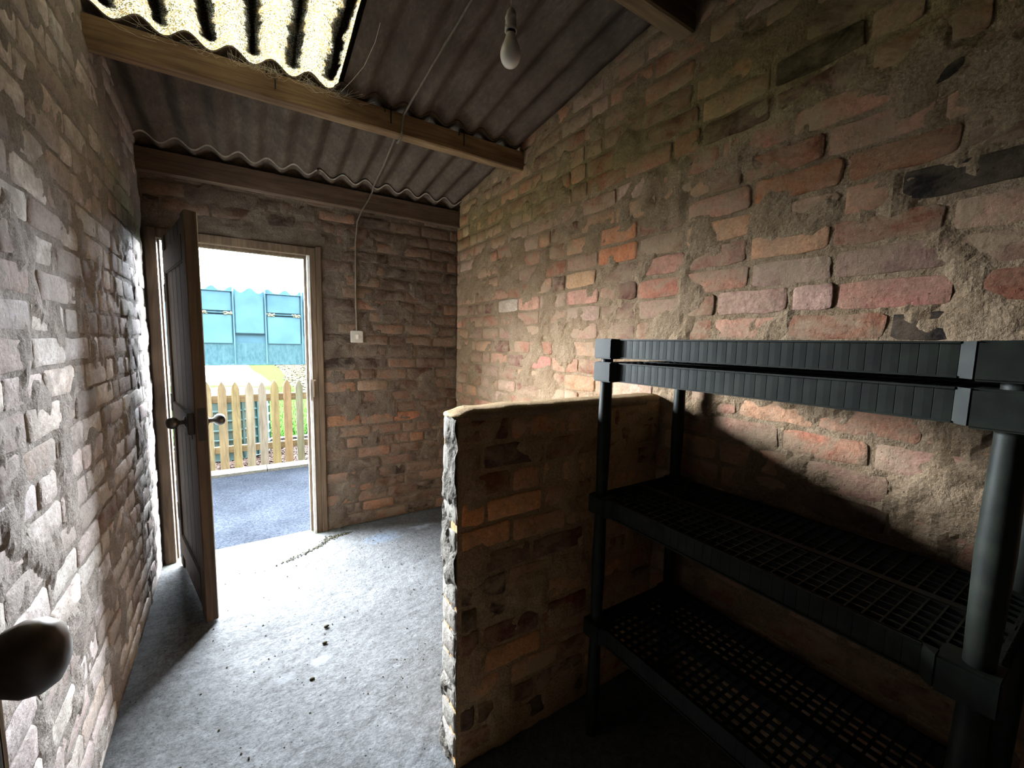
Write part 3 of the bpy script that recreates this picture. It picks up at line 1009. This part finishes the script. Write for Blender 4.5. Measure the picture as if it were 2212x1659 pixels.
# ------------------------------------------------------------------ bulb, switch, cable
bx, by, bz = 0.655, 1.082, 2.205
lb = empty('pendant_bulb', (bx, by, bz))
tag(lb, 'unlit pearl light bulb hanging on a thin flex from the roof', 'light bulb')
glass = Mat('pearl_glass', 0.25, 0.5)
glass.color((0.62, 0.58, 0.50, 1))
glass.b.inputs['Subsurface Weight'].default_value = 0.0
glass = glass.m
bm = bmesh.new()
prof = [(0, -0.036), (0.010, -0.0345), (0.019, -0.029), (0.026, -0.019), (0.0295, -0.007), (0.0295, 0.004), (0.0265, 0.017), (0.021, 0.030), (0.0165, 0.041), (0.0140, 0.050), (0.0130, 0.056)]
lathe(bm, prof, 28)
done(bm, 'glass_bulb', glass, lb, smooth=True)
bm = bmesh.new()
lathe(bm, [(0.0134, 0.053), (0.0142, 0.056), (0.0142, 0.066), (0.0, 0.066)], 20)
done(bm, 'bulb_cap', plain('bulb_brass', lin(90, 80, 66), 0.25, 0.5, 1.0, 0.2, 40), lb, smooth=True)
bm = bmesh.new()
lathe(bm, [(0.0145, 0.060), (0.0175, 0.060), (0.0178, 0.068), (0.0165, 0.072), (0.0160, 0.093), (0.0172, 0.094), (0.0172, 0.098), (0.0150, 0.102), (0.0125, 0.112), (0.0075, 0.120), (0.003, 0.122), (0, 0.122)], 20)
box(bm, (-0.0185, -0.002, 0.066), (-0.016, 0.002, 0.072))
done(bm, 'lampholder', dusty_plastic, lb, smooth=True)
bm = bmesh.new()
ztop = zroof(1.04 + 0.066) - 0.10
tube(bm, [(0, 0, 0.12), (0.001, 0, 0.17), (0.002, 0.0, 0.25), (0.002, -0.005, ztop - bz)], 0.0022, 8)
done(bm, 'flex', dusty_plastic, lb, smooth=True)

sw = empty('light_switch', (0.630, YB - 0.006, 1.40))
tag(sw, 'square white light switch on the brick right of the doorway', 'light switch')
bm = bmesh.new()
box(bm, (-0.043, -0.012, -0.043), (0.043, 0.004, 0.043))
done(bm, 'back_plate', white_plastic, sw, bevel=0.004)
bm = bmesh.new()
prism(bm, [(-0.018, -0.0125), (-0.018, 0.0), (0.018, 0.0), (0.018, -0.0125), (0.0, -0.017)], 'z', 0, 0.0001) if False else None
v = [bm.verts.new(p) for p in ((-0.009, -0.012, -0.016), (0.009, -0.012, -0.016), (0.009, -0.012, 0.016), (-0.009, -0.012, 0.016), (-0.0085, -0.013, -0.0155), (0.0085, -0.013, -0.0155), (0.0085, -0.018, 0.0155), (-0.0085, -0.018, 0.0155))]
for f in ((4, 5, 6, 7), (0, 1, 5, 4), (1, 2, 6, 5), (2, 3, 7, 6), (3, 0, 4, 7)): bm.faces.new([v[i] for i in f])
done(bm, 'rocker', plain('switch_rocker', lin(232, 230, 224), 0.3, 0.5, 0, 0.05, 30), sw)
for s in (-0.03, 0.03):
    bm = bmesh.new()
    lathe(bm, [(0.0035, 0.0), (0.0035, 0.0015), (0, 0.002)], 10, Matrix.Translation((s, -0.0115, 0)) @ Matrix.Rotation(R(90), 4, 'X'))
    done(bm, 'screw', bright_metal, sw)
cb = bmesh.new()
zc = lambda y: zroof(y) - 0.006
tube(cb, [(0.71, 1.10, zc(1.10)), (0.701, 1.434, zc(1.434)), (0.691, 1.80, zc(1.8)), (0.686, 2.10, zc(2.10)), (0.682, 2.150, zc(2.15) - 0.004), (0.679, 2.1585, zc(2.15) - 0.03), (0.674, 2.158, 2.43), (0.673, 2.160, 2.412), (0.672, 2.170, 2.404), (0.672, 2.232, 2.404), (0.674, 2.242, 2.415), (0.690, 2.254, zc(2.25) - 0.02), (0.698, 2.30, zc(2.30)),
          (0.726, 2.685, zc(2.685)), (0.738, 3.0, zc(3.0)), (0.735, 3.034, 2.40), (0.72, 3.056, 2.36), (0.67, 3.058, 2.27), (0.645, 3.088, 2.20), (0.632, 3.098, 2.05), (0.628, 3.098, 1.7), (0.630, 3.098, 1.445)], 0.0055, 8)
o = done(cb, 'electric_cable', plain('grimy_cable', lin(128, 118, 102), 0.7, 0.2, 0, 0.3, 60), smooth=True)
tag(o, 'dusty pale electric cable clipped across the roof and under the purlin', 'cable')

# ------------------------------------------------------------------ outside
lane = Mat('dark_asphalt', 0.7, 0.0)  # even base colour, set darker so the lane does not overexpose
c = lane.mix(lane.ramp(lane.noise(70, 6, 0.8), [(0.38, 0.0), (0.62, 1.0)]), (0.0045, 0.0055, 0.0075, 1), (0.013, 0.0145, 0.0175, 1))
c = lane.mix(1.0, c, lane.ramp(lane.noise(2.5, 4, 0.6), [(0.3, 0.75), (0.7, 1.25)]), 'MULTIPLY')
lane.color(c)
lane.link(lane.ramp(lane.noise(3, 4, 0.6), [(0.35, 0.6), (0.7, 0.85)]), lane.b.inputs['Roughness'])
lane.bump(lane.noise(130, 4, 0.75), 0.9, 0.008)
bm = bmesh.new()
q0 = []
for j in range(25):
    y = 3.10 + (4.99 - 3.10) * j / 24
    q0.append([bm.verts.new((-9 + 18 * i / 60, y, -0.05 + 0.004 * fb((i * .4, y * 2, 0)) + 0.012 * sstep(0, 1, (y - 4.3) / .6))) for i in range(61)])
for A, B in zip(q0, q0[1:]):
    for i in range(60): bm.faces.new((A[i], A[i + 1], B[i + 1], B[i]))
o = done(bm, 'lane', lane.m, smooth=True)
tag(o, 'dark tarmac lane outside the doorway', 'road', kind='structure')

kerb = empty('kerb', (0, 5.03, 0))
tag(kerb, 'pale concrete kerb along the foot of the picket fence', 'kerb', kind='structure')
kerb_mat = plain('kerb_concrete', (0.062, 0.058, 0.047, 1), 0.95, 0.0, 0, 0.45, 45, 0.5)
for i in range(-6, 6):
    bm = bmesh.new()
    a = 0.075 + i * 0.915
    prism(bm, [(-0.075, -0.12), (-0.075, -0.010), (-0.060, 0.004), (0.062, 0.004), (0.075, -0.006), (0.075, -0.12)], 'x', a + 0.003, a + 0.912)
    done(bm, 'kerb_stone', kerb_mat, kerb)

lawn = Mat('lawn', 0.95, 0.0)
c = lawn.mix(lawn.ramp(lawn.noise(40, 5, 0.7), [(0.35, 0.0), (0.65, 1.0)]), (0.007, 0.020, 0.003, 1), (0.013, 0.032, 0.006, 1))
lawn.color(c)
lawn.bump(lawn.noise(60, 4, 0.7), 0.8, 0.03)
bm = bmesh.new()
box(bm, (-60, 6.55, -0.4), (60, 140, -0.05))
o = lawn_o = done(bm, 'lawn', lawn.m)
tag(o, 'bright green lawn beyond the picket fence', 'lawn', kind='structure')
bm = bmesh.new()
q = random.Random(3)
for i in range(9000):
    y = 6.56 + 7 * q.random() ** 1.6
    x = q.uniform(-1.6, 1.9) * (y / 8)
    if x < 0.34 * (y / 14.0) and y > 13.4: continue
    h = q.uniform(0.02, 0.05); a = q.uniform(0, 6.28); w = 0.006
    lx, ly = q.uniform(-.02, .02), q.uniform(-.02, .02)
    v = [bm.verts.new((x - w * math.cos(a), y - w * math.sin(a), -0.052)), bm.verts.new((x + w * math.cos(a), y + w * math.sin(a), -0.052)), bm.verts.new((x + lx, y + ly, -0.05 + h))]
    bm.faces.new(v)
o = done(bm, 'grass', plain('grass_blades', (0.010, 0.028, 0.005, 1), 0.9, 0.02, 0, 0.4, 8))
o.parent = lawn_o
o['kind'] = 'stuff'
# pale drive sweeping across the lawn
bm = bmesh.new()
Z = -0.044
out = [(-9, 15.0), (-1.3, 15.0), (0.10, 14.1), (0.36, 14.2), (0.42, 15.2), (0.20, 18.2), (-0.05, 20.5), (-0.25, 24.0), (-0.4, 60), (-20, 60), (-20, 15.0)]
prism(bm, out, 'z', -0.2, Z)
o = done(bm, 'drive', plain('pale_concrete', lin(244, 242, 234), 0.9, 0.2, 0, 0.06, 6))
tag(o, 'very pale concrete drive on the far side of the lawn', 'drive', kind='structure')
# stone chippings: strip by the fence and bed at the far right
chip = Mat('stone_chips', 0.9, 0.02)
chip.color(chip.mix(chip.voro(1.0, chip.vec((38, 38, 38)), 'Color'), (0.008, 0.005, 0.004, 1), (0.045, 0.032, 0.027, 1)))
bm = bmesh.new()
box(bm, (-6, 5.105, -0.3), (6, 6.5, -0.052))
o = strip_o = done(bm, 'planting_strip', plain('brown_soil', (0.010, 0.006, 0.005, 1), 0.95, 0.0, 0, 0.5, 50, 0.5))
tag(o, 'strip of brown bed between the fence and the lawn', 'ground', kind='structure')


def chips(name, n, region, z, s0, s1, mat, seed):
    bm = bmesh.new()
    q = random.Random(seed)
    for i in range(n):
        x, y = region(q)
        s = q.uniform(s0, s1)
        M = Matrix.Translation((x, y, z + s * 0.3)) @ Matrix.Rotation(q.uniform(0, 6.28), 4, 'Z') @ Matrix.Rotation(q.uniform(-.5, .5), 4, 'X') @ Matrix.Diagonal((s, s * q.uniform(.5, 1), s * q.uniform(.3, .6), 1))
        v = [bm.verts.new(M @ Vector(p)) for p in ((1, 0, 0), (-1, 0, 0), (0, 1, 0), (0, -1, 0), (0, 0, 1), (0, 0, -1))]
        for f in ((0, 2, 4), (2, 1, 4), (1, 3, 4), (3, 0, 4), (2, 0, 5), (1, 2, 5), (3, 1, 5), (0, 3, 5)): bm.faces.new([v[k] for k in f])
    return done(bm, name, mat)


o = chips('gravel', 5200, lambda q: (q.uniform(-0.8, 1.1), q.uniform(5.12, 6.48)), -0.05, 0.010, 0.026, chip.m, 4)
o.parent = strip_o
o['kind'] = 'stuff'
o['label'] = 'reddish brown stone chippings'
buff = Mat('buff_chips', 0.95, 0.0)
buff.color(buff.mix(buff.voro(1.0, buff.vec((9, 9, 9)), 'Color'), (0.008, 0.007, 0.004, 1), (0.045, 0.041, 0.028, 1)))


def far_bed(q):
    while True:
        x, y = q.uniform(0.75, 4.5), q.uniform(11.3, 26)
        if x > 0.98 + 0.13 * math.sin(y * 0.7) + max(0, (12.6 - y) * 0.10): return x, y


bm = bmesh.new()
prism(bm, [(1.22, 11.3), (1.02, 12.6), (0.92, 14.2), (0.98, 17), (1.0, 26), (5, 26), (5, 11.3)], 'z', -0.2, -0.045)
o = bed_o = done(bm, 'gravel_bed', buff.m)
tag(o, 'buff gravel bed at the edge of the far lawn', 'gravel bed', kind='structure')
o = chips('gravel', 5000, far_bed, -0.045, 0.03, 0.08, buff.m, 9)
o.parent = bed_o
o['kind'] = 'stuff'
bm = bmesh.new()
box(bm, (-3, 6.47, -0.1), (4, 6.56, -0.015))
o = done(bm, 'lawn_edging', plain('dark_edging', lin(44, 42, 44), 0.6, 0.3, 0, 0.3, 30), bevel=0.004)
tag(o, 'dark edging strip between chippings and lawn', 'edging')

# picket fence
pf = empty('picket_fence', (0.06, 5.15, -0.03))
tag(pf, 'pointed pale timber picket fence across the lane', 'fence')
pk_cols = ((204, 180, 130), (202, 176, 130), (202, 178, 120), (198, 182, 150), (188, 172, 148), (204, 180, 120), (204, 168, 116), (178, 174, 138), (200, 182, 136))
dim = lambda c, k: (c[0] * k, c[1] * k, c[2] * k, 1)
pkm = [wood_mat('picket_wood', dim(lin(*cc), 0.44), dim(lin(int(cc[0] * .84), int(cc[1] * .82), int(cc[2] * .76)), 0.44), 'z', 0.9, obj_space=True) for cc in pk_cols]
rail_wood = wood_mat('rail_wood', dim(lin(198, 168, 116), 0.5), dim(lin(160, 128, 84), 0.5), 'x')
tips = {-5: .922, -4: .926, -3: .922, -2: .919, -1: .915, 0: .911, 1: .924, 2: .927, 3: .919, 4: .92}
for k in range(-9, 10):
    x = 0.0595 + 0.1195 * k
    zt = tips.get(k - 0, 0.92) + 0.03
    w = 0.0385 + rnd.uniform(-.002, .002)
    bm = bmesh.new()
    lean = rnd.uniform(-.004, .004)
    prof = [(x - 0.06 - w, 0.0), (x - 0.06 + w, 0.0), (x - 0.06 + w + lean, zt - 0.085), (x - 0.06 + w * 0.62 + lean, zt - 0.04), (x - 0.06 + lean, zt), (x - 0.06 - w * 0.62 + lean, zt - 0.04), (x - 0.06 - w + lean, zt - 0.085)]
    prism(bm, prof, 'y', -0.012, 0.010)
    done(bm, 'picket', pkm[(k + 4) % 9], pf, bevel=0.002)
for za, zb in ((0.722, 0.802), (0.186, 0.258)):
    bm = bmesh.new()
    box(bm, (-1.5, 0.0105, za), (1.5, 0.05, zb))
    done(bm, 'rail', rail_wood, pf, bevel=0.003)
for x in (-1.35, 1.3):
    bm = bmesh.new()
    box(bm, (x - 0.04, 0.0505, -0.1), (x + 0.04, 0.13, 0.95))
    done(bm, 'fence_post', rail_wood, pf, bevel=0.004)

# round ribbed tank behind the fence
rtank = empty('water_butt', (-0.30, 6.02, -0.05))
tag(rtank, 'round dark green ribbed plastic tank behind the picket fence', 'tank')
green = plain('dark_green_plastic', (0.012, 0.032, 0.033, 1), 0.32, 0.5, 0, 0.3, 12)
bm = bmesh.new()
prof = [(0, 0.0), (0.42, 0.0), (0.44, 0.02)]
for i in range(6):
    z = 0.04 + i * 0.112
    prof += [(0.432, z), (0.432, z + 0.085), (0.444, z + 0.092), (0.444, z + 0.106)]
prof += [(0.43, 0.72), (0.40, 0.735), (0, 0.735)]
lathe(bm, prof, 48)
o = done(bm, 'tank_body', green, rtank, smooth=True)
o.data.set_sharp_from_angle(angle=R(35))
bm = bmesh.new()
lathe(bm, [(0.43, 0.722), (0.455, 0.724), (0.455, 0.748), (0.445, 0.752), (0.40, 0.756), (0.395, 0.775), (0.30, 0.79), (0, 0.80)], 48)
o = done(bm, 'lid', plain('green_lid', (0.03, 0.065, 0.08, 1), 0.25, 0.5, 0, 0.2, 10), rtank, smooth=True)
o.data.set_sharp_from_angle(angle=R(35))
for k in range(16):
    a = 2 * math.pi * k / 16
    bm = bmesh.new()
    box(bm, (0.425, -0.012, 0.03), (0.448, 0.012, 0.70))
    o = done(bm, 'rib', green, rtank, bevel=0.004)
    o.rotation_euler = (0, 0, a)

# raised moulded oil tank
TY = 6.5
ot = empty('oil_tank', (0, TY, 0))
tag(ot, 'blue-green moulded plastic oil tank raised on block piers beyond the fence', 'tank')
tk = Mat('tank_plastic', 0.5, 0.3)
tk.color(tk.mix(tk.ramp(tk.noise(3.5, 4), [(0.35, 0.0), (0.7, 1.0)]), lin(70, 110, 126), lin(88, 130, 146)))
tk = tk.m
tkd = Mat('tank_plastic_grimy', 0.7, 0.3)
tkd.color(tkd.mix(tkd.ramp(tkd.noise(26, 5, 0.7, tkd.vec((1, 1, 0.4))), [(0.35, 0.0), (0.7, 1.0)]), lin(46, 86, 96), lin(76, 114, 120)))
tkd = tkd.m
TX0, TX1, TZ0, TZ1 = -1.40, 1.38, 1.02, 2.0


def ztop_(x):
    return 2.0 + 0.032 * math.cos(2 * math.pi * (x + 0.02) / 0.205)


bm = bmesh.new()
n = 170
F, B = [], []
for i in range(n + 1):
    x = TX0 + (TX1 - TX0) * i / n
    F.append((bm.verts.new((x, 0.03, 1.30)), bm.verts.new((x, 0.03, ztop_(x)))))
    B.append((bm.verts.new((x, 1.05, 1.30)), bm.verts.new((x, 1.05, ztop_(x)))))
for i in range(n):
    for f in ((F[i][0], F[i + 1][0], F[i + 1][1], F[i][1]), (F[i][1], F[i + 1][1], B[i + 1][1], B[i][1]), (B[i][1], B[i + 1][1], B[i + 1][0], B[i][0]), (B[i][0], B[i + 1][0], F[i + 1][0], F[i][0])): bm.faces.new(f)
for i in (0, n): bm.faces.new((F[i][0], F[i][1], B[i][1], B[i][0]))
done(bm, 'tank_body', tk, ot)
bm = bmesh.new()
box(bm, (TX0, 0.005, TZ0), (TX1, 1.06, 1.31))
box(bm, (TX0, -0.008, TZ0 - 0.012), (TX1, 1.065, TZ0 + 0.012))
done(bm, 'tank_base', tkd, ot, bevel=0.004)
lich = Mat('lichen', 0.95, 0.1)
lich.color(lich.mix(lich.ramp(lich.noise(60, 4, 0.7), [(0.4, 0.0), (0.6, 1.0)]), lin(120, 128, 92), lin(214, 212, 180)))
for pa, pb in ((-1.38, -1.01), (-0.585, -0.217), (0.158, 0.578)):
    bm = bmesh.new()
    box(bm, (pa + 0.01, 0.012, 1.712), (pb - 0.01, 0.045, 1.965))
    done(bm, 'upper_panel', tk, ot, bevel=0.008)
    bm = bmesh.new()
    box(bm, (pa + 0.01, -0.004, 1.292), (pb - 0.01, 0.045, 1.668))
    done(bm, 'lower_panel', tk, ot, bevel=0.008)
    bm = bmesh.new()
    box(bm, (pa + 0.10, -0.010, 1.682), (pb - 0.10, 0.04, 1.698))
    done(bm, 'ledge', tkd, ot, bevel=0.003)
    bm = bmesh.new()
    for a, b in ((pa + 0.012, pa + 0.10), (pb - 0.105, pb - 0.008)):
        for i in range(40):
            x, z = rnd.uniform(a, b), rnd.uniform(1.668, 1.705)
            s = rnd.uniform(0.008, 0.016)
            lathe(bm, [(0, -s * .6), (s, 0), (0, s * .6)], 6, Matrix.Translation((x, rnd.uniform(-0.004, 0.012), z)))
    o = done(bm, 'lichen', lich.m, ot)
    o['kind'] = 'stuff'
    bm = bmesh.new()
    box(bm, (pa, 0.004, 1.962), (pb, 0.045, 1.978))
    done(bm, 'top_bar', tk, ot, bevel=0.003)
for xx in (-1.01, -0.596, -0.208, 0.150, 0.590, 0.96):
    bm = bmesh.new()
    prism(bm, [(-0.010, 1.02), (0.05, 1.02), (0.05, 2.045), (0.01, 2.03), (-0.010, 1.97)], 'x', xx - 0.009, xx + 0.009)
    done(bm, 'fin', tk, ot, bevel=0.003)
for xx, w in ((-0.03, 0.165), (0.775, 0.165), (-0.80, 0.185)):
    bm = bmesh.new()
    box(bm, (xx - w, -0.002, 1.425), (xx + w, 0.04, 1.93))
    done(bm, 'plain_panel', tk, ot, bevel=0.010)
block_mat = plain('concrete_block', lin(150, 148, 142), 0.9, 0.2, 0, 0.3, 40, 0.4)
for xx in (-1.2, 1.18):
    for r_ in range(5):
        bm = bmesh.new()
        box(bm, (xx - 0.16, 0.12, -0.05 + r_ * 0.2115), (xx + 0.16, 0.96, -0.05 + r_ * 0.2115 + 0.2105))
        done(bm, 'pier_block', block_mat, ot, bevel=0.006)

# ------------------------------------------------------------------ litter on the floor
deb = Mat('dry_debris', 0.95, 0.1)
deb.color(deb.mix(deb.voro(1.0, deb.vec((60, 60, 60)), 'Color'), lin(26, 24, 20), lin(70, 66, 48)))


def crack(q):
    P = [(0.08, 2.76), (0.20, 2.81), (0.32, 2.87), (0.385, 2.955), (0.44, 2.975), (0.54, 2.985)]
    t_ = q.random() ** 0.8 * 4.999
    k = int(t_)
    f = t_ - k
    sg = (0.014, 0.012, 0.012, 0.024, 0.010)[k]
    return P[k][0] + (P[k + 1][0] - P[k][0]) * f + q.gauss(0, sg), P[k][1] + (P[k + 1][1] - P[k][1]) * f + q.gauss(0, sg * .7)


o = chips('debris', 420, crack, 0.0, 0.002, 0.010, deb.m, 21)
tag(o, 'dark crumbs and dead leaves along the crack inside the threshold', 'debris', kind='stuff')


def scatter(q):
    return q.uniform(-0.25, 1.1), q.uniform(1.4, 2.95)


o = chips('dirt', 260, scatter, 0.0, 0.0015, 0.006, deb.m, 22)
tag(o, 'small dark bits of dirt scattered over the concrete floor', 'dirt', kind='stuff')
for (x, y, s), lab in zip(((0.247, 2.017, 0.012), (0.225, 1.905, 0.011), (0.152, 1.715, 0.010)),
                          ('small black pebble on the floor, farthest of three in line toward the doorway', 'small dark pebble on the floor between two others', 'small dark pebble on the floor beside the pale cement spots')):
    bm = bmesh.new()
    bmesh.ops.create_icosphere(bm, subdivisions=2, radius=1)
    for v in bm.verts: v.co *= 1 + 0.25 * fb(v.co * 1.5 + Vector((x * 9, 0, 0)))
    for v in bm.verts: v.co = Vector((v.co.x * s, v.co.y * s * .8, v.co.z * s * .55))
    o = done(bm, 'pebble', deb.m, smooth=True, loc=(x, y, s * 0.5))
    tag(o, lab, 'pebble', 'dark pebbles on the floor')

# ------------------------------------------------------------------ cobwebs on the purlin
bm = bmesh.new()
q = random.Random(12)
for cx_, n_ in ((-0.24, 26), (0.06, 50), (0.10, 40), (0.33, 60), (-0.1, 20)):
    for i in range(n_):
        a = Vector((cx_ + q.gauss(0, .06), 2.160 + q.uniform(-.02, .004), zroof(2.16) - q.uniform(0.0, 0.035)))
        b = a + Vector((q.gauss(0, .05), q.uniform(-.035, .0), q.uniform(-.015, .04)))
        m_ = (a + b) / 2 + Vector((0, 0, -q.uniform(0, .012)))
        tube(bm, [a, m_, b], 0.00045, 3, False)
tube(bm, [(0.385, 2.145, 2.52), (0.415, 2.06, 2.535), (0.445, 1.95, 2.55), (0.455, 1.80, 2.565), (0.45, 1.70, 2.575)], 0.0009, 4)
o = done(bm, 'cobweb', plain('cobweb', lin(240, 228, 204), 0.9, 0.1, 0, 0.2, 50))
tag(o, 'dusty cobwebs hanging along the lit purlin under the rooflight', 'cobweb', kind='stuff')
